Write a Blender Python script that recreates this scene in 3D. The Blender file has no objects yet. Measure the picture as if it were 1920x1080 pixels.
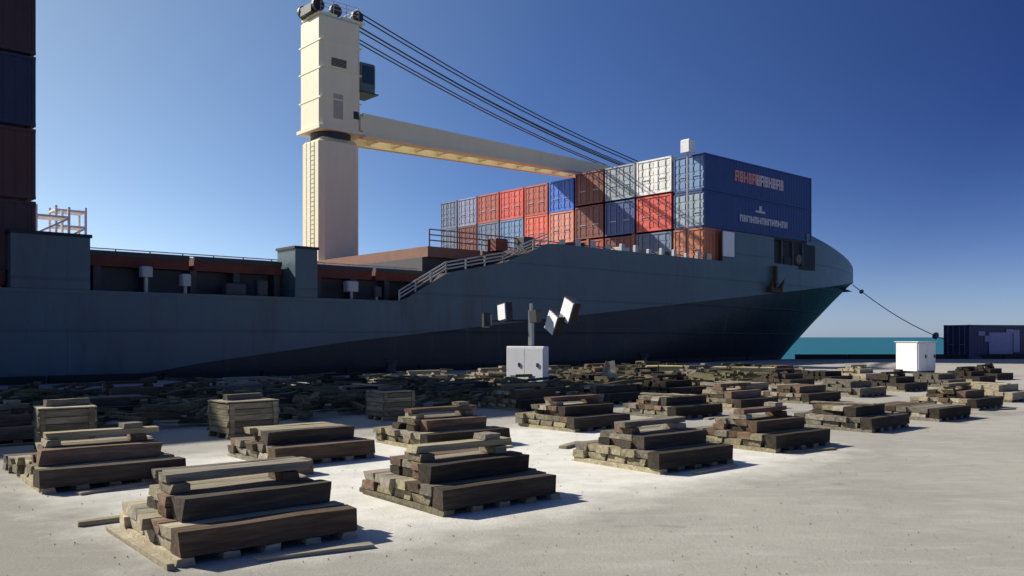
import bpy, math, random
from mathutils import Vector, Matrix
random.seed(7)
S = bpy.context.scene
COL = S.collection

# ------------------------------------------------------------------ camera
cam_d = bpy.data.cameras.new('camera'); cam = bpy.data.objects.new('camera', cam_d); COL.objects.link(cam)
cam_d.sensor_width = 36.0; cam_d.lens = 30.0
cam_d.shift_y = 92.0 / 1920.0
cam_d.clip_start = 0.1; cam_d.clip_end = 30000
cam.location = (0, 0, 1.65); cam.rotation_euler = (math.radians(90), 0, 0)
S.camera = cam

# ------------------------------------------------------------------ light
SUN_EL = 35.0
SUN_AZ = -69.0           # clockwise from +Y: the sun stands to the left, a little behind the ship
W = bpy.data.worlds.new('World'); S.world = W; W.use_nodes = True
nt = W.node_tree; nt.nodes.clear()
sky = nt.nodes.new('ShaderNodeTexSky'); sky.sky_type = 'NISHITA'; sky.sun_disc = False
sky.sun_elevation = math.radians(SUN_EL); sky.sun_rotation = math.radians(SUN_AZ)
sky.altitude = 0; sky.air_density = 1.0; sky.dust_density = 0.6; sky.ozone_density = 3.0
bg = nt.nodes.new('ShaderNodeBackground'); bg.inputs['Strength'].default_value = 0.056
wo = nt.nodes.new('ShaderNodeOutputWorld')
# deep, polarised-looking blue away from the sun, pale near it and along the horizon: a smooth function of the angle to the sun and of elevation
wt = nt.nodes.new('ShaderNodeTexCoord')
dp = nt.nodes.new('ShaderNodeVectorMath'); dp.operation = 'DOT_PRODUCT'
_a = math.radians(SUN_AZ); _e = math.radians(SUN_EL)
dp.inputs[1].default_value = (math.sin(_a) * math.cos(_e), math.cos(_a) * math.cos(_e), math.sin(_e))
nrm = nt.nodes.new('ShaderNodeVectorMath'); nrm.operation = 'NORMALIZE'
nt.links.new(wt.outputs['Generated'], nrm.inputs[0]); nt.links.new(nrm.outputs[0], dp.inputs[0])
rp = nt.nodes.new('ShaderNodeValToRGB'); nt.links.new(dp.outputs['Value'], rp.inputs[0])
cr = rp.color_ramp; cr.elements[0].position = 0.0; cr.elements[0].color = (0.085, 0.135, 0.34, 1)
cr.elements[1].position = 0.78; cr.elements[1].color = (0.72, 0.71, 0.69, 1)
for p_, c_ in ((0.42, (0.275, 0.36, 0.57)), (0.65, (0.55, 0.59, 0.67))):
    el_ = cr.elements.new(p_); el_.color = (*c_, 1)
sx = nt.nodes.new('ShaderNodeSeparateXYZ'); nt.links.new(nrm.outputs[0], sx.inputs[0])
mm = nt.nodes.new('ShaderNodeMath'); mm.operation = 'MULTIPLY'; mm.inputs[1].default_value = -12.5; nt.links.new(sx.outputs[2], mm.inputs[0])
ex = nt.nodes.new('ShaderNodeMath'); ex.operation = 'EXPONENT'; nt.links.new(mm.outputs[0], ex.inputs[0])
mn = nt.nodes.new('ShaderNodeMath'); mn.operation = 'MINIMUM'; mn.inputs[1].default_value = 1.0; nt.links.new(ex.outputs[0], mn.inputs[0])
sc_ = nt.nodes.new('ShaderNodeVectorMath'); sc_.operation = 'SCALE'; sc_.inputs[0].default_value = (1.15, 1.35, 1.95); nt.links.new(mn.outputs[0], sc_.inputs['Scale'])
dbl = nt.nodes.new('ShaderNodeVectorMath'); dbl.operation = 'SCALE'; dbl.inputs['Scale'].default_value = 2.0; nt.links.new(rp.outputs[0], dbl.inputs[0])
sm_ = nt.nodes.new('ShaderNodeVectorMath'); sm_.operation = 'ADD'; nt.links.new(dbl.outputs[0], sm_.inputs[0]); nt.links.new(sc_.outputs[0], sm_.inputs[1])
fin = nt.nodes.new('ShaderNodeVectorMath'); fin.operation = 'MULTIPLY'; nt.links.new(sky.outputs[0], fin.inputs[0]); nt.links.new(sm_.outputs[0], fin.inputs[1])
nt.links.new(fin.outputs[0], bg.inputs[0]); nt.links.new(bg.outputs[0], wo.inputs[0])
sd = bpy.data.lights.new('sun', 'SUN'); sd.energy = 5.0; sd.angle = math.radians(0.5); sd.color = (1.0, 0.93, 0.80)
sun = bpy.data.objects.new('sun', sd); COL.objects.link(sun)
a = math.radians(SUN_AZ); e = math.radians(SUN_EL)
SUNV = Vector((math.sin(a) * math.cos(e), math.cos(a) * math.cos(e), math.sin(e)))
sun.rotation_euler = SUNV.to_track_quat('Z', 'Y').to_euler()
S.view_settings.view_transform = 'Standard'; S.view_settings.look = 'None'
S.view_settings.gamma = 1.0; S.view_settings.exposure = 0.35
S.view_settings.use_curve_mapping = False

# ------------------------------------------------------------------ frames of reference
TH = math.radians(48.0)
U = Vector((math.sin(TH), math.cos(TH), 0))       # along the quay and the ship, towards the bow
N = Vector((-math.cos(TH), math.sin(TH), 0))      # away from the camera, across the ship
def P(s, t, z=0.0):
    return Vector((U.x * s + N.x * t, U.y * s + N.y * t, z))
SHIP_M = Matrix(((U.x, N.x, 0, 0), (U.y, N.y, 0, 0), (0, 0, 1, 0), (0, 0, 0, 1)))

# ------------------------------------------------------------------ materials
MATS = {}
def mat(name, c, rough=0.6, metal=0.0, var=0.12, scale=3.0, c2=None, mix=0.5, scale2=0.8, thr=(0.5, 0.65), bump=0.0, bscale=20.0, stretch=(1, 1, 1), spec=0.5):
    if name in MATS: return MATS[name]
    m = bpy.data.materials.new(name); m.use_nodes = True; t = m.node_tree; n = t.nodes; l = t.links
    b = n['Principled BSDF']; b.inputs['Roughness'].default_value = rough; b.inputs['Metallic'].default_value = metal
    b.inputs['Specular IOR Level'].default_value = spec
    tc = n.new('ShaderNodeTexCoord'); mp = n.new('ShaderNodeMapping'); mp.inputs['Scale'].default_value = stretch
    oi = n.new('ShaderNodeObjectInfo')
    ad = n.new('ShaderNodeVectorMath'); ad.operation = 'ADD'
    ml = n.new('ShaderNodeVectorMath'); ml.operation = 'SCALE'; ml.inputs['Scale'].default_value = 37.0
    cb = n.new('ShaderNodeCombineXYZ')
    l.new(oi.outputs['Random'], cb.inputs[0]); l.new(oi.outputs['Random'], cb.inputs[1])
    l.new(cb.outputs[0], ml.inputs[0]); l.new(tc.outputs['Object'], ad.inputs[0]); l.new(ml.outputs[0], ad.inputs[1])
    l.new(ad.outputs[0], mp.inputs[0])
    nz = n.new('ShaderNodeTexNoise'); nz.inputs['Scale'].default_value = scale; nz.inputs['Detail'].default_value = 8; nz.inputs['Roughness'].default_value = 0.65
    l.new(mp.outputs[0], nz.inputs[0])
    mr = n.new('ShaderNodeMapRange'); mr.inputs[1].default_value = 0.25; mr.inputs[2].default_value = 0.75
    mr.inputs[3].default_value = 1 - var; mr.inputs[4].default_value = 1 + var
    l.new(nz.outputs['Fac'], mr.inputs[0])
    hs = n.new('ShaderNodeHueSaturation'); hs.inputs['Color'].default_value = (*c, 1)
    l.new(mr.outputs[0], hs.inputs['Value'])
    out = hs.outputs[0]
    if c2:
        n2 = n.new('ShaderNodeTexNoise'); n2.inputs['Scale'].default_value = scale2; n2.inputs['Detail'].default_value = 10; n2.inputs['Roughness'].default_value = 0.7
        l.new(mp.outputs[0], n2.inputs[0])
        m2 = n.new('ShaderNodeMapRange'); m2.inputs[1].default_value = thr[0]; m2.inputs[2].default_value = thr[1]; m2.inputs[3].default_value = 0; m2.inputs[4].default_value = mix
        l.new(n2.outputs['Fac'], m2.inputs[0])
        mx = n.new('ShaderNodeMix'); mx.data_type = 'RGBA'; l.new(m2.outputs[0], mx.inputs[0]); l.new(out, mx.inputs[6]); mx.inputs[7].default_value = (*c2, 1)
        out = mx.outputs[2]
    l.new(out, b.inputs['Base Color'])
    if bump:
        n3 = n.new('ShaderNodeTexNoise'); n3.inputs['Scale'].default_value = bscale; n3.inputs['Detail'].default_value = 6
        l.new(mp.outputs[0], n3.inputs[0])
        bp = n.new('ShaderNodeBump'); bp.inputs['Strength'].default_value = bump; bp.inputs['Distance'].default_value = 0.02
        l.new(n3.outputs['Fac'], bp.inputs['Height']); l.new(bp.outputs[0], b.inputs['Normal'])
    MATS[name] = m
    return m

RUST = (0.16, 0.06, 0.03)
hull_up = mat('hull_slate_paint', (0.082, 0.135, 0.155), 0.42, var=0.14, scale=0.5, c2=(0.06, 0.05, 0.042), mix=0.6, scale2=0.55, thr=(0.54, 0.72), stretch=(1, 1, 0.22))
hull_low = mat('hull_navy_shade', (0.010, 0.012, 0.019), 0.5, var=0.2, scale=0.6, c2=(0.03, 0.026, 0.024), mix=0.5, scale2=0.3, stretch=(1, 1, 1.6))  # dark navy with the shade below the flare knuckle put into the colour
def seams(m):
    t = m.node_tree; n = t.nodes; l = t.links
    tc = n.new('ShaderNodeTexCoord'); sp = n.new('ShaderNodeSeparateXYZ'); cb = n.new('ShaderNodeCombineXYZ')
    l.new(tc.outputs['Object'], sp.inputs[0]); l.new(sp.outputs[0], cb.inputs[0]); l.new(sp.outputs[2], cb.inputs[1])
    bk = n.new('ShaderNodeTexBrick'); bk.inputs['Scale'].default_value = 1.0; bk.inputs['Mortar Size'].default_value = 0.05; bk.inputs['Mortar Smooth'].default_value = 0.6
    bk.inputs['Brick Width'].default_value = 6.0; bk.inputs['Row Height'].default_value = 1.9
    l.new(cb.outputs[0], bk.inputs[0])
    nz = n.new('ShaderNodeTexNoise'); nz.inputs['Scale'].default_value = 0.9; nz.inputs['Detail'].default_value = 3; l.new(tc.outputs['Object'], nz.inputs[0])
    ad = n.new('ShaderNodeMath'); ad.operation = 'MULTIPLY_ADD'; ad.inputs[1].default_value = 0.5; l.new(bk.outputs['Fac'], ad.inputs[0]); l.new(nz.outputs['Fac'], ad.inputs[2])
    bp = n.new('ShaderNodeBump'); bp.inputs['Strength'].default_value = 0.35; bp.inputs['Distance'].default_value = 0.12
    l.new(ad.outputs[0], bp.inputs['Height']); l.new(bp.outputs[0], n['Principled BSDF'].inputs['Normal'])
    # rust weeping and scrapes
    b = n['Principled BSDF']; src = b.inputs['Base Color'].links[0].from_socket
    mp = n.new('ShaderNodeMapping'); mp.inputs['Scale'].default_value = (1.3, 1.3, 0.12); l.new(tc.outputs['Object'], mp.inputs[0])
    n2 = n.new('ShaderNodeTexNoise'); n2.inputs['Scale'].default_value = 1.0; n2.inputs['Detail'].default_value = 9; n2.inputs['Roughness'].default_value = 0.7; l.new(mp.outputs[0], n2.inputs[0])
    mr = n.new('ShaderNodeMapRange'); mr.inputs[1].default_value = 0.57; mr.inputs[2].default_value = 0.72; mr.inputs[4].default_value = 0.75; l.new(n2.outputs['Fac'], mr.inputs[0])
    mx = n.new('ShaderNodeMix'); mx.data_type = 'RGBA'; l.new(mr.outputs[0], mx.inputs[0]); l.new(src, mx.inputs[6]); mx.inputs[7].default_value = (0.10, 0.062, 0.038, 1); l.new(mx.outputs[2], b.inputs['Base Color'])
seams(hull_up); seams(hull_low)
boot_teal = mat('stem_teal_paint', (0.012, 0.05, 0.062), 0.45)
deck_m = mat('deck_dark', (0.05, 0.03, 0.025), 0.8, c2=RUST, scale2=0.5)
coaming_m = mat('coaming_grey', (0.05, 0.055, 0.065), 0.6, c2=(0.05, 0.03, 0.02), scale2=0.6)
dark_m = mat('dark_paint_and_shade', (0.02, 0.022, 0.028), 0.7)  # dark trim, also the colour that stands in for shade in the mooring opening
hatch_m = mat('hatch_red_oxide', (0.16, 0.035, 0.022), 0.7, var=0.25, c2=(0.05, 0.02, 0.015), scale2=0.9)
rail_m = mat('rail_grey_paint', (0.5, 0.5, 0.48), 0.5)
white_m = mat('white_paint', (0.8, 0.8, 0.8), 0.35, var=0.05, c2=(0.45, 0.42, 0.38), mix=0.4, scale2=2.0, thr=(0.58, 0.75))
cream_m = mat('crane_cream_paint', (0.88, 0.82, 0.57), 0.45, var=0.06, scale=1.0, c2=(0.3, 0.22, 0.14), mix=0.35, scale2=0.5, thr=(0.56, 0.74), stretch=(1.6, 1.6, 0.35))
steel_m = mat('dark_steel', (0.05, 0.05, 0.055), 0.5, 0.4)
black_m = mat('black_rubber', (0.02, 0.02, 0.022), 0.8)
rope_m = mat('wire_rope', (0.05, 0.06, 0.09), 0.6)
hawser_m = mat('hawser_rope', (0.3, 0.31, 0.32), 0.9)
glass_m = mat('tinted_glass', (0.03, 0.06, 0.07), 0.08, var=0.02)
lens_m = mat('lamp_lens', (0.85, 0.87, 0.9), 0.15, var=0.02)
galv_m = mat('galvanised_steel', (0.35, 0.36, 0.38), 0.4, 0.6)

def wood(name, c, dark):
    if name in MATS: return MATS[name]
    m = mat(name, c, 0.85, var=0.5, scale=7.0, c2=dark, mix=0.75, scale2=3.0, thr=(0.42, 0.66), bump=0.5, bscale=30.0, stretch=(0.35, 4.0, 4.0), spec=0.2)
    t = m.node_tree; n = t.nodes; l = t.links
    b = n['Principled BSDF']; src = b.inputs['Base Color'].links[0].from_socket
    oi = n.new('ShaderNodeObjectInfo'); mr = n.new('ShaderNodeMapRange'); mr.inputs[3].default_value = 0.55; mr.inputs[4].default_value = 1.35
    l.new(oi.outputs['Random'], mr.inputs[0])
    h = n.new('ShaderNodeHueSaturation'); l.new(src, h.inputs['Color']); l.new(mr.outputs[0], h.inputs['Value']); l.new(h.outputs[0], b.inputs['Base Color'])
    return m
wood_grey = wood('weathered_grey_timber', (0.30, 0.27, 0.215), (0.12, 0.10, 0.075))
wood_brown = wood('brown_timber', (0.20, 0.14, 0.095), (0.06, 0.038, 0.025))
wood_dark = wood('dark_shade_timber', (0.075, 0.062, 0.048), (0.03, 0.024, 0.018))  # dark timber with the shade of the pile fronts put into its colour
wood_olive = wood('olive_stained_timber', (0.33, 0.29, 0.19), (0.13, 0.11, 0.065))
wood_pale = wood('pale_new_timber', (0.42, 0.37, 0.27), (0.25, 0.2, 0.12))
wood_yellow = wood('yellow_fresh_timber', (0.6, 0.53, 0.27), (0.4, 0.33, 0.14))

def ground_mat(name, c, dark, pale, rough=0.9):
    m = bpy.data.materials.new(name); m.use_nodes = True; t = m.node_tree; n = t.nodes; l = t.links
    b = n['Principled BSDF']; b.inputs['Roughness'].default_value = rough; b.inputs['Specular IOR Level'].default_value = 0.25
    tc = n.new('ShaderNodeTexCoord')
    def noise(sc, det=8, ro=0.6, st=(1, 1, 1), rot=0):
        mp = n.new('ShaderNodeMapping'); mp.inputs['Scale'].default_value = st; mp.inputs['Rotation'].default_value = (0, 0, rot)
        l.new(tc.outputs['Object'], mp.inputs[0])
        z = n.new('ShaderNodeTexNoise'); z.inputs['Scale'].default_value = sc; z.inputs['Detail'].default_value = det; z.inputs['Roughness'].default_value = ro
        l.new(mp.outputs[0], z.inputs[0]); return z.outputs['Fac']
    def ramp(f, lo, hi, a0=0.0, a1=1.0):
        r = n.new('ShaderNodeMapRange'); r.inputs[1].default_value = lo; r.inputs[2].default_value = hi; r.inputs[3].default_value = a0; r.inputs[4].default_value = a1
        l.new(f, r.inputs[0]); return r.outputs[0]
    def mix(f, A, B):
        x = n.new('ShaderNodeMix'); x.data_type = 'RGBA'; l.new(f, x.inputs[0])
        for s_, v in ((6, A), (7, B)):
            if isinstance(v, tuple): x.inputs[s_].default_value = (*v, 1)
            else: l.new(v, x.inputs[s_])
        return x.outputs[2]
    o = mix(ramp(noise(0.35, 6), 0.42, 0.66, 0, 0.6), c, dark)
    o = mix(ramp(noise(1.1, 8, 0.7, (1, 3.2, 1), -0.75), 0.5, 0.72, 0, 0.65), o, pale)
    o = mix(ramp(noise(3.5, 10, 0.75), 0.5, 0.72, 0, 0.55), o, dark)
    o = mix(ramp(noise(9.0, 4, 0.6), 0.66, 0.72, 0, 0.5), o, tuple(x * 0.5 for x in dark))
    o = mix(ramp(noise(70.0, 4, 0.8), 0.35, 0.7, 0, 0.35), o, dark)
    wv = n.new('ShaderNodeTexWave'); wv.wave_type = 'RINGS'; wv.inputs['Scale'].default_value = 0.018; wv.inputs['Distortion'].default_value = 1.2; wv.inputs['Detail'].default_value = 1
    mw = n.new('ShaderNodeMapping'); mw.inputs['Location'].default_value = (23, -9, 0); l.new(tc.outputs['Object'], mw.inputs[0]); l.new(mw.outputs[0], wv.inputs[0])
    tyre = n.new('ShaderNodeMath'); tyre.operation = 'MULTIPLY'; l.new(ramp(wv.outputs['Fac'], 0.975, 0.995, 0, 0.55), tyre.inputs[0]); l.new(ramp(noise(0.9, 5), 0.45, 0.6), tyre.inputs[1])
    o = mix(tyre.outputs[0], o, tuple(x * 0.55 for x in dark))
    o = mix(ramp(noise(0.75, 3, 0.5), 0.655, 0.70, 0, 0.45), o, tuple(x * 0.5 for x in dark))
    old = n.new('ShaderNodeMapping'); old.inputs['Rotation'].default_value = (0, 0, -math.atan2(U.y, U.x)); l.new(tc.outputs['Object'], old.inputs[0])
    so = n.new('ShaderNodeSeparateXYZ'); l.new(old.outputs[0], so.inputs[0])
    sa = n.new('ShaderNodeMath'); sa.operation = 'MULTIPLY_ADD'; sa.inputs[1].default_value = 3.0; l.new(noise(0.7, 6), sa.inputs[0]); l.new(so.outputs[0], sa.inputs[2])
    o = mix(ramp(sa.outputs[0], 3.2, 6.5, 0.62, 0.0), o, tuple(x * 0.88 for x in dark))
    # spilled pale dust round the nearest piles: an irregular patch of lighter ground
    mp = n.new('ShaderNodeMapping'); mp.vector_type = 'POINT'; mp.inputs['Rotation'].default_value = (0, 0, -math.atan2(U.y, U.x))
    l.new(tc.outputs['Object'], mp.inputs[0]); sp = n.new('ShaderNodeSeparateXYZ'); l.new(mp.outputs[0], sp.inputs[0])
    def mth(op, a_, b_=None):
        q_ = n.new('ShaderNodeMath'); q_.operation = op
        for i_, v_ in enumerate((a_, b_)):
            if v_ is None: continue
            if isinstance(v_, (int, float)): q_.inputs[i_].default_value = v_
            else: l.new(v_, q_.inputs[i_])
        return q_.outputs[0]
    ds = mth('DIVIDE', mth('ABSOLUTE', mth('SUBTRACT', sp.outputs[0], 7.3)), 4.9)
    dt = mth('DIVIDE', mth('ABSOLUTE', mth('SUBTRACT', sp.outputs[1], 8.7)), 3.1)
    dd = mth('POWER', mth('ADD', mth('POWER', ds, 5.0), mth('POWER', dt, 5.0)), 0.2)
    dd = mth('ADD', dd, mth('MULTIPLY', mth('SUBTRACT', noise(1.3, 8, 0.65), 0.5), 0.55))
    o = mix(ramp(dd, 0.78, 1.12, 0.88, 0.0), o, mix(ramp(noise(2.2, 8, 0.7), 0.4, 0.7), (0.80, 0.79, 0.73), (0.60, 0.58, 0.52)))
    l.new(o, b.inputs['Base Color'])
    bp = n.new('ShaderNodeBump'); bp.inputs['Strength'].default_value = 0.55; bp.inputs['Distance'].default_value = 0.02
    l.new(noise(28.0, 8, 0.75), bp.inputs['Height']); l.new(bp.outputs[0], b.inputs['Normal'])
    return m
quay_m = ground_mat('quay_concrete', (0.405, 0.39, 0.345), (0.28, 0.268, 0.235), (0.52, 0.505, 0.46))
wall_m = mat('quay_wall_concrete', (0.2, 0.19, 0.17), 0.9, c2=(0.06, 0.07, 0.05), scale2=0.5)
bull_m = mat('bull_rail_tarred_timber', (0.02, 0.022, 0.02), 0.85)

# ------------------------------------------------------------------ mesh helpers
class MB:
    def __init__(s): s.v = []; s.f = []
    def add(s, vs, fs):
        o = len(s.v); s.v += [tuple(v) for v in vs]; s.f += [tuple(i + o for i in f) for f in fs]; return s
    def box(s, x0, x1, y0, y1, z0, z1, M=None):
        vs = [Vector(p) for p in ((x0, y0, z0), (x1, y0, z0), (x1, y1, z0), (x0, y1, z0), (x0, y0, z1), (x1, y0, z1), (x1, y1, z1), (x0, y1, z1))]
        if M is not None: vs = [M @ v for v in vs]
        return s.add(vs, [(0, 3, 2, 1), (4, 5, 6, 7), (0, 1, 5, 4), (1, 2, 6, 5), (2, 3, 7, 6), (3, 0, 4, 7)])
    def bbox(s, x0, x1, y0, y1, z0, z1, b):
        """box with chamfered vertical and top edges"""
        def ring(i, z): return [(x0 + i, y0 + b, z), (x0 + b, y0 + i, z), (x1 - b, y0 + i, z), (x1 - i, y0 + b, z), (x1 - i, y1 - b, z), (x1 - b, y1 - i, z), (x0 + b, y1 - i, z), (x0 + i, y1 - b, z)]
        vs = ring(0, z0) + ring(0, z1 - b) + [(min(max(x, x0 + b), x1 - b), min(max(y, y0 + b), y1 - b), z1) for x, y, _ in ring(0, z1)]
        fs = [tuple(range(7, -1, -1)), tuple(range(16, 24))]
        for r in range(2):
            for i in range(8):
                j = (i + 1) % 8; fs.append((r * 8 + i, r * 8 + j, r * 8 + 8 + j, r * 8 + 8 + i))
        return s.add(vs, fs)
    def tube(s, a, b, r, n=8, r2=None):
        a = Vector(a); b = Vector(b); d = (b - a).normalized(); r2 = r if r2 is None else r2
        u = d.orthogonal().normalized(); w = d.cross(u)
        vs = []
        for p, rr in ((a, r), (b, r2)):
            for i in range(n):
                q = 2 * math.pi * i / n; vs.append(p + u * math.cos(q) * rr + w * math.sin(q) * rr)
        fs = [(i, (i + 1) % n, n + (i + 1) % n, n + i) for i in range(n)] + [tuple(range(n - 1, -1, -1)), tuple(range(n, 2 * n))]
        return s.add(vs, fs)
    def path(s, pts, r, n=6):
        for p, q in zip(pts, pts[1:]): s.tube(p, q, r, n)
        return s
    def mesh(s, name, m):
        me = bpy.data.meshes.new(name); me.from_pydata(s.v, [], s.f); me.update()
        if m: me.materials.append(m)
        return me
    def build(s, name, m, parent=None, loc=None, rz=None, smooth=False):
        me = s.mesh(name, m)
        if smooth:
            for p in me.polygons: p.use_smooth = True
        return link(name, me, parent, loc, rz)
def link(name, me, parent=None, loc=None, rz=None):
    o = bpy.data.objects.new(name, me); COL.objects.link(o)
    if parent is not None: o.parent = parent
    if loc is not None: o.location = loc
    if rz is not None: o.rotation_euler = (0, 0, rz)
    return o
def thing(name, label, cat, loc=(0, 0, 0), rz=0.0, group=None):
    o = link(name, None, None, loc, rz); return tag(o, label, cat, group)
def tag(o, label, cat, group=None):
    o['label'] = label; o['category'] = cat
    if group: o['group'] = group
    return o
def struct(o): o['kind'] = 'structure'; return o
RZ_SHIP = math.atan2(U.y, U.x)

# ------------------------------------------------------------------ sea
sea_m = bpy.data.materials.new('sea_water'); sea_m.use_nodes = True
t = sea_m.node_tree; b = t.nodes['Principled BSDF']
b.inputs['Base Color'].default_value = (0.016, 0.13, 0.17, 1); b.inputs['Roughness'].default_value = 0.45; b.inputs['Specular IOR Level'].default_value = 0.25
tc = t.nodes.new('ShaderNodeTexCoord'); mp = t.nodes.new('ShaderNodeMapping'); mp.inputs['Scale'].default_value = (0.12, 0.4, 1)
nz = t.nodes.new('ShaderNodeTexNoise'); nz.inputs['Scale'].default_value = 1.0; nz.inputs['Detail'].default_value = 8
bp = t.nodes.new('ShaderNodeBump'); bp.inputs['Strength'].default_value = 0.8; bp.inputs['Distance'].default_value = 0.6
t.links.new(tc.outputs['Object'], mp.inputs[0]); t.links.new(mp.outputs[0], nz.inputs[0]); t.links.new(nz.outputs['Fac'], bp.inputs['Height']); t.links.new(bp.outputs[0], b.inputs['Normal'])
struct(MB().add([(-9000, -400, -2.5), (9000, -400, -2.5), (9000, 12000, -2.5), (-9000, 12000, -2.5)], [(0, 1, 2, 3)]).build('sea_water', sea_m))

# ------------------------------------------------------------------ quay
T_EDGE = 33.7
corner = P(58.5, T_EDGE)
e0 = P(-120, T_EDGE)
far = Vector((190, 70.5, 0))
poly = [Vector((-300, -60, 0)), Vector((260, -60, 0)), far + Vector((70, 2, 0)), far, corner, e0, Vector((-300, e0.y, 0))]
n_ = len(poly)
q = MB()
q.add([(p.x, p.y, 0) for p in poly] + [(p.x, p.y, -4) for p in poly], [tuple(range(n_))])
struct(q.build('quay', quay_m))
qw = MB()
for i in range(2, n_ - 1):
    A, B_ = poly[i], poly[i + 1]
    qw.add([(A.x, A.y, -4), (B_.x, B_.y, -4), (B_.x, B_.y, -0.003), (A.x, A.y, -0.003)], [(0, 1, 2, 3)])
struct(qw.build('quay_wall', wall_m))
# bull rail: tarred timber baulks laid end to end along the edge
def baulks(A, B_, length, h, parent, w=0.32):
    d = (B_ - A); L = d.length; k = int(L / length); d.normalize(); rz = math.atan2(d.y, d.x)
    me = MB().bbox(0, length - 0.12, 0, w, 0.002, h, 0.03).mesh('baulk', bull_m)
    for i in range(k): link('baulk', me, parent, A + d * (i * length), rz)
br = thing('bull_rail', 'low dark timber kerb running along the far edge of the quay beyond the bow', 'kerb', (0, 0, 0))
baulks(corner + Vector((0.3, -0.5, 0)), corner + Vector((60, 2.4, 0)), 4.0, 0.36, br)
br2 = thing('bull_rail', 'low dark timber kerb on the quay edge beside the hull', 'kerb', (0, 0, 0))
baulks(P(-4, T_EDGE - 0.5), P(58.3, T_EDGE - 0.5), 4.0, 0.28, br2)
# ------------------------------------------------------------------ ship hull
TC, BM = 50.4, 15.7
def interp(x, tab):
    if x <= tab[0][0]: return tab[0][1]
    for (a0, b0), (a1, b1) in zip(tab, tab[1:]):
        if x <= a1: return b0 + (b1 - b0) * (x - a0) / (a1 - a0)
    return tab[-1][1]
ZK = [(-45, -1.2), (8, -0.4), (14, 0.6), (20.9, 1.45), (32.9, 2.6), (57, 4.9), (68, 5.9), (80, 7.0), (90, 7.5)]
ZT = [(-45, 3.38), (23.9, 3.38), (26.8, 4.95), (30.7, 5.7), (34.1, 7.0), (78, 7.0), (90, 7.55)]
def ring_pt(w, k, NS, NB, side):
    s0 = 25 + 30 * w ** 1.25; tip = 76 + 14 * w ** 1.25; L = tip - s0
    if k <= NS:
        return -45 + (s0 + 45) * k / NS, BM
    ph = math.pi / 2 * (k - NS) / NB
    return s0 + L * math.sin(ph), BM * math.cos(ph)
ship = thing('container_ship', 'large slate blue and navy container ship moored along the quay, bow to the right', 'ship', (0, 0, 0))
ship.matrix_world = SHIP_M
NS, NB = 60, 26
def hull_side(levels, zfun, name, m):
    g = MB()
    for side in (-1, 1):
        vs = []
        for w in levels:
            for k in range(NS + NB + 1):
                s, bb = ring_pt(min(w, 1.0), k, NS, NB, side)
                vs.append((s, TC + side * bb, zfun(w, s)))
        n1 = NS + NB + 1; fs = []
        for i in range(len(levels) - 1):
            for k in range(n1 - 1):
                f = (i * n1 + k, i * n1 + k + 1, (i + 1) * n1 + k + 1, (i + 1) * n1 + k)
                fs.append(f if side < 0 else f[::-1])
        g.add(vs, fs)
    return g.build(name, m, ship, smooth=True)
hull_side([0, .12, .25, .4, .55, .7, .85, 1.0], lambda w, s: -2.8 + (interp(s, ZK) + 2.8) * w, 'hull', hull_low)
def upper(w, s): return interp(s, ZK) + (interp(s, ZT) - interp(s, ZK)) * (w - 1)
# upper strake, cut finely so that the sheer steps read crisply
g = MB()
def deck_curve(n=230):
    out = []
    for i in range(n + 1):
        x = i / n
        if x < 0.74: out.append((-45 + 100 * x / 0.74, BM))
        else:
            ph = math.pi / 2 * (x - 0.74) / 0.26; out.append((55 + 35 * math.sin(ph), BM * math.cos(ph)))
    return out
DC = deck_curve()
for side in (-1, 1):
    vs = []; rows = 5
    for r in range(rows):
        for s, bb in DC: vs.append((s, TC + side * (bb + 0.012), interp(s, ZK) - 0.02 + (interp(s, ZT) - interp(s, ZK) + 0.02) * r / (rows - 1)))
    n1 = len(DC); fs = []
    for r in range(rows - 1):
        for k in range(n1 - 1):
            f = (r * n1 + k, r * n1 + k + 1, (r + 1) * n1 + k + 1, (r + 1) * n1 + k); fs.append(f if side < 0 else f[::-1])
    g.add(vs, fs)
g.build('upper_strake', hull_up, ship, smooth=False)
# decks
g = MB(); vs = []; fs = []
for i, (s, bb) in enumerate(DC):
    z = interp(s, ZT) - (0.05 if s < 34.2 else 1.0)
    vs += [(s, TC - bb + 0.02, z), (s, TC + bb - 0.02, z)]
for i in range(len(DC) - 1): fs.append((2 * i, 2 * i + 2, 2 * i + 3, 2 * i + 1))
g.add(vs, fs).build('deck', deck_m, ship)
# rubbing edge on the sheer line
def curve_strip(s0, s1, z0f, z1f, th, name, m, off=0.0, sides=None, step=0.8):
    if sides is None:
        curve_strip(s0, s1, z0f, z1f, th, name, m, off, (-1,), step); sides = (1,)
    g = MB(); n = max(2, int((s1 - s0) / step)); 
    def pt(s):
        if s <= 55: return BM
        return BM * math.sqrt(max(0.0, 1 - ((s - 55) / 35) ** 2))
    for side in sides:
        vs = []
        for i in range(n + 1):
            s = s0 + (s1 - s0) * i / n; bb = pt(s) + off
            vs += [(s, TC + side * bb, z0f(s)), (s, TC + side * bb, z1f(s)), (s, TC + side * (bb - th), z1f(s)), (s, TC + side * (bb - th), z0f(s))]
        fs = []
        for i in range(n):
            for j in range(4):
                f = (4 * i + j, 4 * i + 4 + j, 4 * i + 4 + (j + 1) % 4, 4 * i + (j + 1) % 4); fs.append(f)
        fs += [(0, 1, 2, 3), (4 * n + 3, 4 * n + 2, 4 * n + 1, 4 * n)]
        g.add(vs, fs)
    return g.build(name, m, ship)
curve_strip(-45, 23.8, lambda s: 3.28, lambda s: 3.42, 0.12, 'gunwale', hull_up, 0.06, (-1,))
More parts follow.
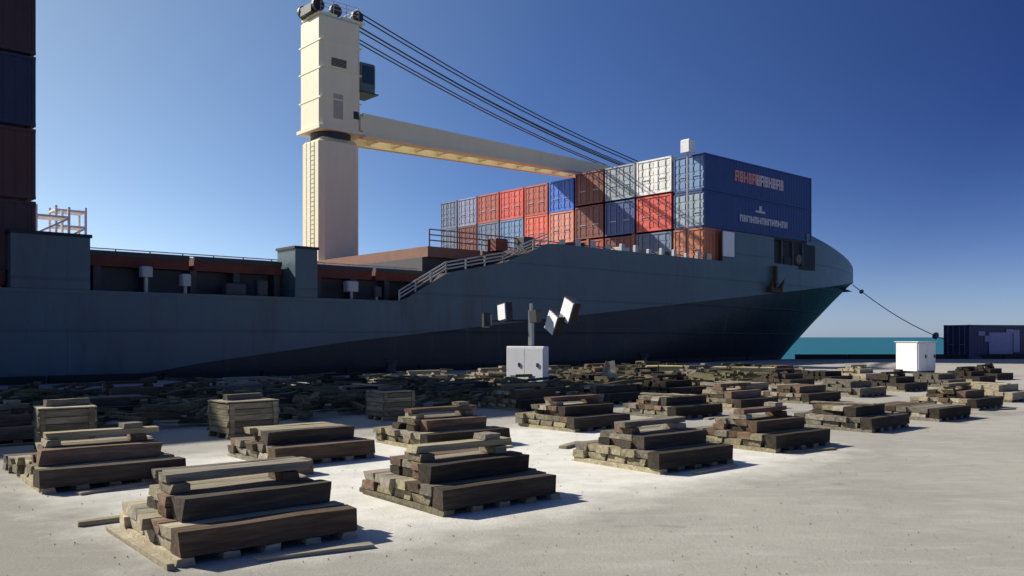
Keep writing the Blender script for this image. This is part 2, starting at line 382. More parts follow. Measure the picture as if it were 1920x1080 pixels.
# forecastle bulwark: panel aft of the mooring opening, opening, and the raised bow part
curve_strip(51.2, 58.0, lambda s: 7.0, lambda s: 9.2, 0.1, 'bulwark', hull_up, 0.013, step=1.7)
curve_strip(58.0, 63.6, lambda s: 7.0, lambda s: 7.25, 0.1, 'bulwark', hull_up, 0.013)
curve_strip(63.6, 89.6, lambda s: 7.0, lambda s: interp(s, [(63.6, 10.0), (66, 9.75), (72, 9.1), (76, 8.7), (82, 8.1), (90, 7.9)]), 0.1, 'bulwark', hull_up, 0.013, step=0.6)
curve_strip(58.0, 63.6, lambda s: 9.05, lambda s: 9.28, 0.5, 'bulwark_beam', dark_m, 0.013)
for x in (59.3, 60.9, 62.4):
    MB().box(x - 0.12, x + 0.12, TC - BM + 0.14, TC - BM + 0.29, 7.26, 9.04).build('stanchion', coaming_m, ship)
MB().box(57.7, 64.6, TC - BM + 0.30, TC - BM + 0.36, 7.02, 9.04).box(59.6, 60.6, TC - BM + 0.12, TC - BM + 0.30, 7.26, 7.9).build('opening_shade_sheet', dark_m, ship)  # dark sheet added across the mooring opening, standing in for its shade
w = MB().tube((61.7, TC - BM + 0.06, 7.75), (61.7, TC - BM + 0.3, 7.75), 0.4, 14).build('mooring_winch', mat('winch_rust', (0.18, 0.13, 0.1), 0.7), ship)
# deck fittings on the forecastle
MB().box(51.15, 52.5, TC - BM - 0.09, TC - BM - 0.02, 7.35, 9.1).build('white_locker_door', white_m, ship)
MB().tube((82, TC, 6.0), (82, TC, 9.6), 0.18, 10, 0.1).box(81.9, 82.1, TC - 0.9, TC + 0.9, 9.1, 9.25).build('jack_staff', hull_up, ship)
# anchor in its pocket
an = MB(); y0 = TC - BM
an.box(57.6, 57.85, y0 - 0.35, y0 - 0.06, 5.3, 7.0).box(56.9, 58.5, y0 - 0.4, y0 - 0.06, 5.0, 5.35)
an.add([(56.9, y0 - .4, 5.35), (57.2, y0 - .4, 5.35), (56.8, y0 - .5, 6.1), (56.9, y0 - .1, 5.35), (57.2, y0 - .1, 5.35)], [(0, 1, 2), (3, 2, 4), (0, 2, 3), (1, 4, 2), (0, 3, 4, 1)])
an.add([(58.5, y0 - .4, 5.35), (58.2, y0 - .4, 5.35), (58.6, y0 - .5, 6.1), (58.5, y0 - .1, 5.35), (58.2, y0 - .1, 5.35)], [(0, 2, 1), (3, 4, 2), (0, 3, 2), (1, 2, 4), (0, 1, 4, 3)])
an.build('anchor', mat('anchor_rust', (0.09, 0.055, 0.03), 0.85, c2=(0.04, 0.04, 0.03), scale2=2), ship)
# hull frames: side houses standing flush with the hull
for (a0, a1, zt) in ((7.1, 9.75, 5.4), (18.25, 19.35, 5.6)):
    h = MB().box(a0, a1, TC - BM - 0.01, TC - BM + 1.7, 3.43, zt).build('side_house', hull_up, ship)
    MB().box(a0 - 0.06, a1 + 0.06, TC - BM - 0.07, TC - BM + 1.76, zt, zt + 0.12).build('cap', dark_m, h)
# hatch coamings, stays and covers
Y0c = TC - BM + 1.3
for (a0, a1, zb, zt) in ((-42, 7.0, 3.33, 3.6), (9.8, 18.1, 3.33, 4.45), (19.5, 26.5, 3.33, 4.45)):
    MB().box(a0, a1, Y0c + 0.3, 2 * TC - Y0c - 0.3, zb, zt).build('coaming', coaming_m, ship)
    x = a0 + 0.5
    if a0 < 0: x = 1.0
    while x < a1 - 0.2:
        MB().box(x - 0.14, x + 0.14, Y0c - 0.25, Y0c + 0.3, zb, zt).build('coaming_stay', coaming_m, ship); x += 1.9
for (a0, a1) in ((-42, -32.2), (-32, -22.2), (-22, -12.2), (-12, -2.6), (-2.4, 7.0), (9.8, 13.9), (14.1, 18.1), (19.5, 22.9), (23.1, 26.6)):
    dz = -0.92 if a0 < 7 else 0
    h = MB().box(a0, a1, Y0c - 0.3 if a0 > 7 else Y0c - 0.85, 2 * TC - Y0c + 0.3, 4.45 + dz, 4.98 + dz).build('hatch_cover', hatch_m, ship)
    MB().box(a0, a1, Y0c - 0.36 if a0 > 7 else Y0c - 0.91, Y0c - 0.24, 4.86 + dz, (5.04 if a0 > 7 else 4.97) + dz).build('edge_beam', steel_m, h)
MB().box(26.8, 49.4, TC - 13.5, TC + 13.5, 3.6, 5.9).build('coaming', coaming_m, ship)
x = 26.8
while x < 49:
    MB().box(x, x + 3.6, TC - 14.0, TC + 14.0, 5.9, 6.45).build('hatch_cover', mat('hatch_orange_brown', (0.22, 0.105, 0.065), 0.7, c2=RUST), ship); x += 3.75
MB().box(49.6, 61.5, TC - 15.2, TC + 15.2, 5.9, 6.73).build('hatch_cover', hatch_m, ship)
# vents, lockers and lights in the side passage
for (s, z, w_, h_) in ((11.75, 4.05, 0.42, 0.42), (13.35, 3.75, 0.36, 0.5), (21.1, 3.8, 0.6, 0.5), (22.6, 3.6, 0.4, 0.5), (15.2, 3.45, 0.9, 0.5), (16.6, 3.45, 0.5, 0.7)):
    v = MB().bbox(s, s + w_, TC - BM + 0.25, TC - BM + 0.7, z, z + h_, 0.05).build('ventilator', rail_m if z > 3.7 else coaming_m, ship)
    MB().tube((s + w_ / 2, TC - BM + 0.45, 3.3), (s + w_ / 2, TC - BM + 0.45, z), 0.07).build('stem', rail_m, v)
# railings
def railing(pts, parent, m, h=1.0, gap=1.5, r=0.035, name='railing'):
    g = MB()
    for A, B_ in zip(pts, pts[1:]):
        A = Vector(A); B_ = Vector(B_); L = (B_ - A).length; k = max(1, round(L / gap))
        for i in range(k + 1):
            p = A.lerp(B_, i / k); g.tube(p, p + Vector((0, 0, h)), r, 5)
        for f in (0.36, 0.68, 1.0): g.tube(A + Vector((0, 0, h * f)), B_ + Vector((0, 0, h * f)), r * 0.8, 5)
    return g.build(name, m, parent)
ye = TC - BM + 0.12
railing([(23.9, ye, 3.38), (26.8, ye, 4.95), (30.7, ye, 5.7), (34.1, ye, 7.0)], ship, rail_m, 0.55, 1.3, 0.05)
for i in range(12):
    s = 35.2 + i * 1.32; MB().bbox(s, s + 0.3, ye - 0.06, ye + 0.2, 7.0, 7.0 + (0.45 if i % 3 else 0.3), 0.04).build('fairlead_roller', rail_m, ship)
for i in range(9):
    s = 31.0 + i * 2.1
    MB().bbox(s, s + 0.9, ye + 0.9, ye + 1.8, 6.45 if s > 27 else 5, 7.15 + 0.25 * (i % 2), 0.05).build('lashing_bin', [hatch_m, coaming_m, rail_m][i % 3], ship)
railing([(26.9, TC - 14.0, 6.45), (49.2, TC - 14.0, 6.45)], ship, mat('rail_rust', (0.3, 0.17, 0.12), 0.7), 0.9, 2.0, 0.045)
railing([(10.0, Y0c + 1, 4.98), (26.5, Y0c + 1, 4.98)], ship, rail_m, 0.28, 1.4, 0.03)
# lashing posts in front of the container row
for k in range(7):
    y = TC - 14.2 + k * 4.6
    MB().box(48.9, 49.15, y, y + 0.22, 6.45, 9.3).build('lashing_post', mat('lashing_orange', (0.32, 0.13, 0.08), 0.7), ship)
# white lattice ladder towers behind the first stack
for (s, tt, zt) in ((11.0, 44.5, 7.9), (9.4, 41.2, 7.4)):
    lt = MB()
    for dx in (0, 1.3):
        for dy in (0, 1.1): lt.tube((s + dx, tt + dy, 4.98), (s + dx, tt + dy, zt), 0.06, 6)
    z = 5.4
    while z < zt:
        lt.box(s - .05, s + 1.35, tt - 0.05, tt + 1.15, z, z + 0.09); z += 0.75
    for z in (5.4, 6.15): lt.tube((s, tt, z), (s + 1.3, tt, z + 0.75), 0.045, 5)
    lt.build('ladder_tower', white_m, ship)
# ------------------------------------------------------------------ containers
CM = {}
def cmat(key, c, c2=None):
    if key not in CM: CM[key] = mat('container_' + key, c, 0.5, var=0.16, scale=1.6, c2=c2 or tuple(x * 0.45 + 0.03 for x in c), mix=0.6, scale2=0.9, thr=(0.5, 0.72), stretch=(1, 1, 0.5))
    return CM[key]
PAL = {
 'steel_blue': (0.16, 0.29, 0.50), 'pale_grey_blue': (0.33, 0.41, 0.48), 'rust_orange': (0.55, 0.18, 0.09), 'white': (0.88, 0.87, 0.82),
 'red': (0.72, 0.10, 0.07), 'navy': (0.018, 0.052, 0.20), 'grey': (0.32, 0.38, 0.42), 'dark_blue': (0.05, 0.10, 0.30), 'brown_red': (0.2, 0.05, 0.035),
 'cobalt': (0.04, 0.17, 0.68), 'salmon': (0.72, 0.30, 0.22), 'bright_red': (0.82, 0.16, 0.10), 'oxide': (0.46, 0.10, 0.065), 'slate': (0.16, 0.21, 0.33),
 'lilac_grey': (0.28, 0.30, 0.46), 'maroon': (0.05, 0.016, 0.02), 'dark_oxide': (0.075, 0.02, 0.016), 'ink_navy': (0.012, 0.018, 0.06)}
CH = 2.6
mesh_cache = {}
def container_meshes(L, Wd, key):
    k = (L, Wd, key)
    if k in mesh_cache: return mesh_cache[k]
    m = cmat(key, PAL[key]); H = CH - 0.02
    b = MB()
    # corrugated long sides, front end and roof
    def corr(n, fn):
        vs = []; fs = []
        for i in range(n + 1):
            ph = i % 4; d = 0.036 if ph in (1, 2) else 0.0
            vs += fn(i / n, d)
        for i in range(n): fs.append((2 * i, 2 * i + 2, 2 * i + 3, 2 * i + 1))
        return vs, fs
    nx = int(L / 0.07) // 4 * 4 if L < 8 else int(L / 0.1) // 4 * 4
    z0, z1 = 0.14, H - 0.1
    v, f = corr(nx, lambda q_, d: [(0.12 + (L - .24) * q_, 0.03 + d, z0), (0.12 + (L - .24) * q_, 0.03 + d, z1)]); b.add(v, f)
    v, f = corr(nx, lambda q_, d: [(0.12 + (L - .24) * q_, Wd - 0.03 - d, z0), (0.12 + (L - .24) * q_, Wd - 0.03 - d, z1)]); b.add(v, [x[::-1] for x in f])
    v, f = corr(24, lambda q_, d: [(L - 0.04 - d, 0.1 + (Wd - .2) * q_, z0), (L - 0.04 - d, 0.1 + (Wd - .2) * q_, z1)]); b.add(v, f)
    v, f = corr(nx, lambda q_, d: [(0.12 + (L - .24) * q_, 0.06, H - 0.03 - d), (0.12 + (L - .24) * q_, Wd - 0.06, H - 0.03 - d)]); b.add(v, [x[::-1] for x in f])
    b.box(0.1, L - 0.1, 0.06, Wd - 0.06, 0.1, 0.14)
    body = b.mesh('body', m)
    fr = MB()
    for x in (0, L - 0.12):
        for y in (0, Wd - 0.12): fr.box(x, x + 0.12, y, y + 0.12, 0.12, H - 0.12)
        fr.box(x + .002, x + 0.118, 0.12, Wd - 0.12, 0.01, 0.15).box(x + .002, x + 0.118, 0.12, Wd - 0.12, H - 0.13, H - 0.01)
    for y in (0.002, Wd - 0.1):
        fr.box(0.12, L - 0.12, y, y + 0.098, 0.01, 0.15).box(0.12, L - 0.12, y, y + 0.098, H - 0.11, H - 0.01)
    frame = fr.mesh('frame', m)
    cc = MB().box(0, 0.176, 0, 0.162, 0, 0.12)
    cast = cc.mesh('corner_casting', mat('casting_' + key, tuple(x * 0.6 + 0.02 for x in PAL[key]), 0.6))
    doors = []
    hw = (Wd - 0.26) / 2
    for i in range(2):
        y0 = 0.125 + i * (hw + 0.01); d = MB()
        d.box(0.05, 0.09, y0, y0 + hw, 0.16, H - 0.14)
        for z in (0.3, 0.85, 1.4, 1.95): d.box(0.03, 0.05, y0 + 0.06, y0 + hw - 0.06, z, z + 0.36)
        bars = [MB().tube((0.005, y0 + hw * f_, 0.12), (0.005, y0 + hw * f_, H - 0.1), 0.022, 6).box(-0.02, 0.02, y0 + hw * f_ - 0.05, y0 + hw * f_ + 0.3 * (1 if f_ < .5 else -1), 1.05, 1.1).mesh('locking_bar', galv_m) for f_ in (0.28, 0.74)]
        doors.append((d.mesh('door', m), bars))
    mesh_cache[k] = (body, frame, cast, doors); return mesh_cache[k]
def container(label, key, s, t_, z, L=12.19, Wd=2.6, group=None, rz=None, loc=None, full=True):
    body, frame, cast, doors = container_meshes(L, Wd, key)
    o = thing('shipping_container', label, 'container', loc if loc is not None else P(s, t_, z), RZ_SHIP if rz is None else rz, group)
    link('body', body, o); link('frame', frame, o); 
    for x in (-0.006, L - 0.17):
        for y in (-0.006, Wd - 0.156):
            for z_ in (0, CH - 0.14):
                if y < 0 or (x < 0 and full): link('corner_casting', cast, o, (x, y, z_))
    if full:
        for dm, bars in doors:
            d = link('door', dm, o)
            for b_ in bars: link('locking_bar', b_, d)
    return o
T0 = TC - BM + 0.5
# columns from the near side inward; pixel-true widths in the row
edges = [0.0, 2.92, 6.35, 9.5, 12.7, 15.7, 18.7, 21.9, 25.0, 27.9, 30.6]
grid = [
 ('navy', 'navy', 'rust_orange'),
 ('white', 'red', 'slate'),
 ('grey', 'dark_blue', 'brown_red'),
 ('brown_red', 'brown_red', 'oxide'),
 ('cobalt', 'salmon', 'oxide'),
 ('oxide', 'bright_red', 'slate'),
 ('red', 'steel_blue', 'oxide'),
 ('oxide', 'slate', 'rust_orange'),
 ('lilac_grey', 'brown_red', 'rust_orange'),
 ('slate', 'slate', 'rust_orange')]
GRP = 'containers stacked in a row on the foredeck'
tiern = ['top', 'middle', 'bottom']
ordn = ['nearest the quay', 'second from the quay', 'third from the quay', 'fourth from the quay', 'fifth from the quay', 'sixth from the quay', 'fourth from the far side', 'third from the far side', 'second from the far side', 'at the far side']
for k in range(10):
    wd = edges[k + 1] - edges[k] - 0.22
    for ti in range(3):
        key = grid[k][ti]
        z = 6.75 + (2 - ti) * CH + (0.0 if k in (0,) or k > 3 else 0.25)
        if k in (1, 2, 3) and ti == 2: z = 6.75
        if k in (1, 2, 3): z = 6.75 + (2 - ti) * (CH + 0.12)
        col = key.replace('_', ' ')
        if k == 0 and ti < 2:
            lab = ['navy container with pink and white lettering, top of the stack by the bow', 'navy container with white lettering under the topmost one by the bow'][ti]
            c = container(lab, 'navy', 49.8, T0, z, 14.6, round(wd, 3), GRP, full=False)
            dk = ['steel_blue', 'pale_grey_blue'][ti]
            _, _, _, doors = container_meshes(14.6, round(wd, 3), dk)
            for dm, bars in doors:
                d = link('door', dm, c); d['label'] = dk.replace('_', ' ') + ' end door'
                for b_ in bars: link('locking_bar', b_, d)
            letters = MB(); letters2 = MB()
            if ti == 0:
                x = 3.7; i = 0
                while x < 10.0:
                    wl = [0.5, 0.42, 0.56, 0.38][i % 4]; tgt = letters if x < 6.4 else letters2
                    tgt.box(x, x + 0.18, -0.012, 0.02, 1.05, 1.85).box(x + wl - 0.14, x + wl, -0.012, 0.02, 1.05, 1.85)
                    if i % 3 != 2: tgt.box(x + 0.18, x + wl - 0.14, -0.012, 0.02, 1.68, 1.85)
                    tgt.box(x + 0.18, x + wl - 0.14, -0.012, 0.02, 1.36, 1.52)
                    if i % 2: tgt.box(x + 0.18, x + wl - 0.14, -0.012, 0.02, 1.05, 1.2)
                    x += wl + 0.09; i += 1
                letters.build('lettering', mat('pink_print', (0.62, 0.25, 0.25), 0.6), c); letters2.build('lettering', mat('pale_print', (0.6, 0.5, 0.56), 0.6), c)
            else:
                x = 4.3; i = 0
                while x < 10.8:
                    wl = [0.4, 0.34, 0.46][i % 3]
                    letters.box(x, x + 0.14, -0.012, 0.02, 0.78, 1.28).box(x + wl - 0.12, x + wl, -0.012, 0.02, 0.78, 1.28)
                    letters.box(x + 0.14, x + wl - 0.12, -0.012, 0.02, 0.96 if i % 2 else 1.15, 1.08 if i % 2 else 1.28)
                    x += wl + 0.08; i += 1
                letters.box(6.4, 7.7, -0.012, 0.02, 1.62, 1.78).box(6.9, 7.2, -0.013, 0.02, 1.78, 2.15)
                letters.build('lettering', mat('white_print', (0.55, 0.55, 0.65), 0.6), c)
        else:
            container(f'{col} container in the {tiern[ti]} tier of the bow row, {ordn[k]}', key, 49.8, T0 + edges[k], z, 12.19, round(wd, 3), GRP)
# small white light housing on the top of the near stack
lh = thing('deck_lamp_mast', 'slim pale mast with a white box standing at the near corner of the bow containers', 'mast', P(49.3, T0 + 1.1, 6.5), RZ_SHIP)
MB().tube((0, 0, 0), (0, 0, 8.3), 0.07, 8).build('pole', rail_m, lh)
MB().bbox(-0.35, 0.35, -0.4, 0.4, 8.1, 9.0, 0.06).build('lamp_box', white_m, lh)
# tall stacks aft: one shows at the left edge, the next one back throws its shadow over the quay
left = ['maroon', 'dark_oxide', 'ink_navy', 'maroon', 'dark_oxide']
LL = ['lowest dark maroon container of the tall stack at the left edge', 'dark rusty red container second up in the tall stack at the left edge',
      'navy container in the middle of the tall stack at the left edge', 'dark maroon container fourth up in the stack at the left edge',
      'dark rusty red container on top of the stack at the left edge']
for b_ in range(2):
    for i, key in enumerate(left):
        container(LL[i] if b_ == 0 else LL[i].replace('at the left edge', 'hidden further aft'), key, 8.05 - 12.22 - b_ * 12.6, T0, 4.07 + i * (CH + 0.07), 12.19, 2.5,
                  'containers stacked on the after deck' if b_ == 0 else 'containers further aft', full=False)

# ------------------------------------------------------------------ ship crane
crane = thing('ship_crane', 'tall cream deck crane with its long jib lowered over the bow containers', 'crane', P(29.1, TC, 0), RZ_SHIP)
a_, b_ = 1.5, 1.35
MB().bbox(-a_, a_, -b_, b_, 5.9, 14.7, 0.32).build('pedestal', cream_m, crane)
MB().box(-a_ - .05, a_ + .05, -b_ - .05, b_ + .05, 6.0, 6.5).build('pedestal_foot', cream_m, crane)
r = MB().tube((0, 0, 14.702), (0, 0, 15.1), 1.32, 28).build('slewing_ring', steel_m, crane)
MB().box(-1.7, 1.8, -1.5, 1.5, 15.1, 15.32).build('slewing_platform', cream_m, crane)
hs = MB().bbox(-1.55, 1.5, -1.4, 1.4, 15.322, 22.6, 0.22).build('crane_house', cream_m, crane)
for z in (17.1, 19.0, 20.8): MB().box(-1.58, 1.53, -1.43, 1.43, z, z + 0.08).build('seam', cream_m, hs)
for i in range(6): MB().box(-0.75, 0.35, -1.455, -1.39, 19.3 + i * 0.09, 19.35 + i * 0.09).build('louvre', steel_m, hs)
MB().box(-0.6, 0.1, -1.42, -1.39, 15.9, 17.5).build('access_door', mat('dull_cream', (0.45, 0.42, 0.33), 0.5), hs)  # access door in a duller, darker cream
MB().box(0.9, 1.3, -1.43, -1.39, 16.1, 16.6).build('vent', steel_m, hs)
cb_ = MB().bbox(1.52, 2.75, -1.2, 0.3, 18.1, 20.1, 0.08).build('cab', mat('cab_grey', (0.12, 0.15, 0.15), 0.4), crane)
MB().box(2.73, 2.78, -1.1, 0.2, 18.5, 19.9).build('window', glass_m, cb_)
MB().box(1.7, 2.6, -1.225, -1.17, 18.7, 19.9).build('window', glass_m, cb_)
MB().box(1.5, 2.9, -1.35, 0.45, 18.02, 18.09).build('cab_floor', steel_m, crane)
tp = MB().box(-1.5, -0.2, -1.2, 1.2, 22.6, 22.75).box(0.2, 1.9, -1.2, 1.2, 22.6, 22.75)
tp.build('head_frame', cream_m, crane)
for (x, y) in ((1.55, -0.8), (1.55, 0.8), (-0.1, -0.8), (-1.5, -1.0), (-1.5, 0.9)):
    sh = MB().tube((x, y - 0.12, 23.15), (x, y + 0.12, 23.15), 0.42, 18).build('sheave', steel_m, crane)
    MB().box(x - 0.1, x + 0.1, y - 0.2, y - 0.13, 22.7, 23.3).box(x - 0.1, x + 0.1, y + 0.13, y + 0.2, 22.7, 23.3).build('bracket', steel_m, sh)
MB().box(-1.85, -1.3, -0.7, 0.7, 22.75, 23.3).build('head_winch', steel_m, crane)
railing([(-1.45, -1.25, 22.75), (1.4, -1.25, 22.75), (1.4, 1.25, 22.75), (-1.45, 1.25, 22.75), (-1.45, -1.25, 22.75)], crane, rail_m, 0.8, 1.0, 0.025)
ld = MB()
for y in (-0.25, 0.25): ld.box(-a_ - 0.16, -a_ - 0.12, y - 0.02, y + 0.02, 6, 14.6)
z = 6.2
while z < 14.5: ld.tube((-a_ - 0.14, -0.25, z), (-a_ - 0.14, 0.25, z), 0.018, 5); z += 0.3
ld.build('ladder', rail_m, crane)
# jib: twin box chords with cross pieces
J0 = Vector((1.6, 0, 16.0)); J1 = Vector((31.5, 0, 16.15))
def jib_sec(f): 
    p = J0.lerp(J1, f); h = 1.05 - 0.42 * f ; return p, h
for sy in (-1, 1):
    vs = []; NJ = 16
    for i in range(NJ + 1):
        p, h = jib_sec(i / NJ); yc = sy * (1.25 - 0.55 * i / NJ); wd_ = 0.24
        vs += [(p.x, yc - wd_, p.z - h), (p.x, yc + wd_, p.z - h), (p.x, yc + wd_, p.z + h * .55), (p.x, yc - wd_, p.z + h * .55)]
    fs = [(3, 2, 1, 0), tuple(4 * NJ + j for j in range(4))]
    for i in range(NJ):
        for j in range(4): fs.append((4 * i + j, 4 * i + 4 + j, 4 * i + 4 + (j + 1) % 4, 4 * i + (j + 1) % 4)[::-1])
    MB().add(vs, fs).build('jib_girder', cream_m, crane)
for i in range(1, 15):
    p, h = jib_sec(i / 15); yc = 1.25 - 0.55 * i / 15
    MB().box(p.x - 0.15, p.x + 0.15, -yc + 0.2, yc - 0.2, p.z - h * 0.8, p.z - h * 0.2).build('jib_crosspiece', cream_m, crane)
lg = MB()
for i in range(40):
    p, h = jib_sec(i / 40); p2, h2 = jib_sec((i + 1) / 40); yc = 1.25 - 0.55 * i / 40; yc2 = 1.25 - 0.55 * (i + 1) / 40
    lg.add([(p.x, -yc - .5, p.z - h + .12), (p2.x, -yc2 - .5, p2.z - h2 + .12), (p2.x, -yc2 - .24, p2.z - h2 + .12), (p.x, -yc - .24, p.z - h + .12),
            (p.x, -yc - .5, p.z - h + .04), (p2.x, -yc2 - .5, p2.z - h2 + .04), (p2.x, -yc2 - .24, p2.z - h2 + .04), (p.x, -yc - .24, p.z - h + .04)], [(0, 1, 2, 3), (7, 6, 5, 4), (0, 4, 5, 1)])
lg.build('jib_walkway', cream_m, crane)
MB().box(1.4, 2.6, -1.5, 1.5, 15.4, 16.3).build('jib_foot', cream_m, crane)
MB().tube((31.3, -1.0, 16.3), (31.3, 1.0, 16.3), 0.5, 16).build('jib_head_sheave', steel_m, crane)
for (y, za, zb) in ((-0.85, 23.5, 17.4), (-0.7, 23.3, 17.2), (0.7, 23.45, 17.4), (0.85, 23.25, 17.2), (-0.8, 22.55, 16.55), (-0.6, 22.4, 16.5), (0.6, 22.5, 16.55), (0.8, 22.35, 16.5)):
    pts = []
    for i in range(13):
        f = i / 12; pts.append(Vector((1.6, y, za)).lerp(Vector((31.3, y, zb)), f) - Vector((0, 0, 1.1 * math.sin(math.pi * f) * 0.55)))
    MB().path(pts, 0.05, 5).build('wire_rope', rope_m, crane)

# ------------------------------------------------------------------ mooring line, rat guard, bollard
A = P(78.5, TC - BM * math.sqrt(1 - (23.5 / 35) ** 2) - 0.1, 6.6); B0 = Vector((36.2, 66.4, 0.55))
pts = []
for i in range(25):
    f = i / 24; p = A.lerp(B0, f); p.z -= 0.7 * math.sin(math.pi * f); pts.append(p)
tag(MB().path(pts, 0.04, 6).build('mooring_line', hawser_m), 'long grey mooring line slung from the bow down to the quay', 'rope')
rg = pts[17]; d_ = (pts[18] - pts[17]).normalized()
tag(MB().tube(rg - d_ * .03, rg + d_ * .03, 0.3, 20).tube(rg - d_ * .25, rg + d_ * .25, 0.08, 10).build('rat_guard', galv_m), 'round metal rat guard disc hung on the lower part of the mooring line', 'rat guard')
rg = pts[2]; d_ = (pts[3] - pts[2]).normalized()
tag(MB().tube(rg - d_ * .03, rg + d_ * .03, 0.22, 20).tube(rg - d_ * .2, rg + d_ * .2, 0.08, 10).build('rat_guard', galv_m), 'round metal rat guard disc on the mooring line close to the bow', 'rat guard')
bo = thing('bollard', 'squat dark mooring bollard behind the dark containers on the far quay', 'bollard', (36.2, 66.6, 0))
MB().tube((0, 0, 0), (0, 0, 0.55), 0.28, 16, 0.22).tube((0, 0, 0.55), (0, 0, 0.75), 0.36, 16, 0.3).build('post', steel_m, bo)
MB().tube((0, 0, 0), (0, 0, 0.06), 0.45, 16).build('base_plate', steel_m, bo)
for (s,) in ((22.0,), (40.0,)):
    bo = thing('bollard', f'squat dark bollard on the quay edge {"left" if s < 30 else "right"} of the floodlight tower', 'bollard', P(s, T_EDGE - 1.0), 0)
    MB().tube((0, 0, 0), (0, 0, 0.5), 0.26, 16, 0.2).tube((0, 0, 0.5), (0, 0, 0.68), 0.34, 16, 0.28).build('post', steel_m, bo)

# ------------------------------------------------------------------ containers on the far quay
PAL['ink_purple'] = (0.035, 0.038, 0.11); PAL['ink'] = (0.018, 0.018, 0.04)
c = container('dark purple container with pale markings standing on the far quay', 'ink_purple', 0, 0, 0, 6.06, 2.44, 'containers on the far quay', rz=math.radians(18), loc=Vector((34.3, 64.0, 0.0)))
mk = mat('lilac_print', (0.30, 0.29, 0.48), 0.6)
m_ = MB()
for (x0, x1, z0, z1) in ((0.9, 1.5, 1.75, 2.1), (1.5, 2.0, 1.3, 1.75), (1.9, 4.2, 0.35, 2.0), (4.3, 4.9, 0.5, 2.2), (3.6, 4.3, 2.0, 2.25)):
    m_.box(x0, x1, -0.012, 0.02, z0, z1)
m_.build('marking', mk, c)
container('plain near black container at the right edge of the far quay', 'ink', 0, 0, 0, 6.06, 2.44, 'containers on the far quay', rz=math.radians(18), loc=Vector((34.3, 64.0, 0)) + Vector((math.cos(.314), math.sin(.314), 0)) * 6.35)

# ------------------------------------------------------------------ mobile light tower
lt = thing('light_tower', 'mobile floodlight tower with a white generator cabinet parked in the ship shadow', 'light tower', (0.4, 26.8, 0), math.radians(-37)); lt.scale = (1.14, 1.14, 1.0)
MB().bbox(-0.64, 0.64, 0, 0.24, 0.1, 1.36, 0.015).build('cabinet', white_m, lt)
for x in (-0.61, 0.01):
    d = MB().box(x, x + 0.60, -0.014, 0.004, 0.16, 1.30).build('cabinet_door', white_m, lt)
    MB().box(x + 0.4, x + 0.46, -0.04, -0.014, 0.72, 0.84).build('handle', steel_m, d)
    for k in range(4): MB().box(x + 0.12, x + 0.34, -0.022, -0.015, 0.3 + k * 0.04, 0.318 + k * 0.04).build('vent_slot', coaming_m, d)
MB().box(-0.66, 0.66, -0.05, 0.5, 0.04, 0.098).build('chassis', steel_m, lt)
MB().box(-0.05, 0.05, 0.55, 1.3, 0.14, 0.2).build('drawbar', steel_m, lt)
for x in (-0.62, 0.48):
    wh = MB().tube((x, 0.55, 0.22), (x + 0.14, 0.55, 0.22), 0.22, 18).build('wheel', black_m, lt)
    MB().tube((x - 0.005, 0.55, 0.22), (x + 0.145, 0.55, 0.22), 0.14, 14).build('rim', galv_m, wh)
MB().box(-1.1, 1.1, -0.06, 0.0, 0.12, 0.18).box(-1.1, -1.04, -0.06, 0.0, 0.0, 0.3).box(1.04, 1.1, -0.06, 0.0, 0.0, 0.3).build('outrigger', steel_m, lt)
MB().box(-0.1, 0.02, 0.3, 0.42, 1.38, 2.5).box(-0.075, -0.005, 0.32, 0.4, 2.5, 2.72).build('mast', galv_m, lt)
MB().box(-1.45, 1.5, 0.33, 0.39, 2.15, 2.21).build('crossbar', steel_m, lt)
def lamp(x, z, tilt, w_, h_, yaw=0):
    M_ = Matrix.Translation((x, 0.24, z)) @ Matrix.Rotation(yaw, 4, 'Z') @ Matrix.Rotation(tilt, 4, 'Y')
    h = MB().box(-w_ / 2 - .04, w_ / 2 + .04, 0.0, 0.2, -h_ / 2 - .04, h_ / 2 + .04, M_).build('lamp_head', steel_m, lt)
    MB().box(-w_ / 2, w_ / 2, -0.02, 0.0, -h_ / 2, h_ / 2, M_).build('lens', lens_m, h)
lamp(-0.98, 2.46, -0.12, 0.46, 0.5, -0.45); lamp(-1.42, 2.2, 0.1, 0.3, 0.36, 2.4)
lamp(0.72, 2.1, 0.5, 0.5, 0.6, -0.45); lamp(1.22, 2.46, 0.45, 0.5, 0.66, -0.45)
lamp(0.3, 2.3, 0.1, 0.24, 0.3, 2.8)

# ------------------------------------------------------------------ white cabinet on the sunny quay
wc = thing('equipment_cabinet', 'bright white equipment cabinet standing alone on the sunlit quay at the right', 'cabinet', (18.5, 38.8, 0), math.radians(28))
MB().bbox(-0.62, 0.62, -0.4, 0.75, 0.12, 1.42, 0.04).build('cabinet', white_m, wc)
for x in (-0.58, 0.02):
    d = MB().box(x, x + 0.56, -0.416, -0.398, 0.2, 1.34).build('door', white_m, wc); MB().box(x + 0.44, x + 0.5, -0.45, -0.416, 0.7, 0.85).build('handle', steel_m, d)
MB().box(-0.66, 0.66, -0.44, 0.79, 1.421, 1.45).build('roof', white_m, wc)
for k in range(6): MB().box(0.621, 0.632, -0.1, 0.5, 0.9 + k * 0.06, 0.93 + k * 0.06).build('vent_slot', steel_m, wc)
for x in (-0.55, 0.43): MB().box(x, x + 0.12, -0.4, 0.75, 0, 0.12).build('skid', steel_m, wc)

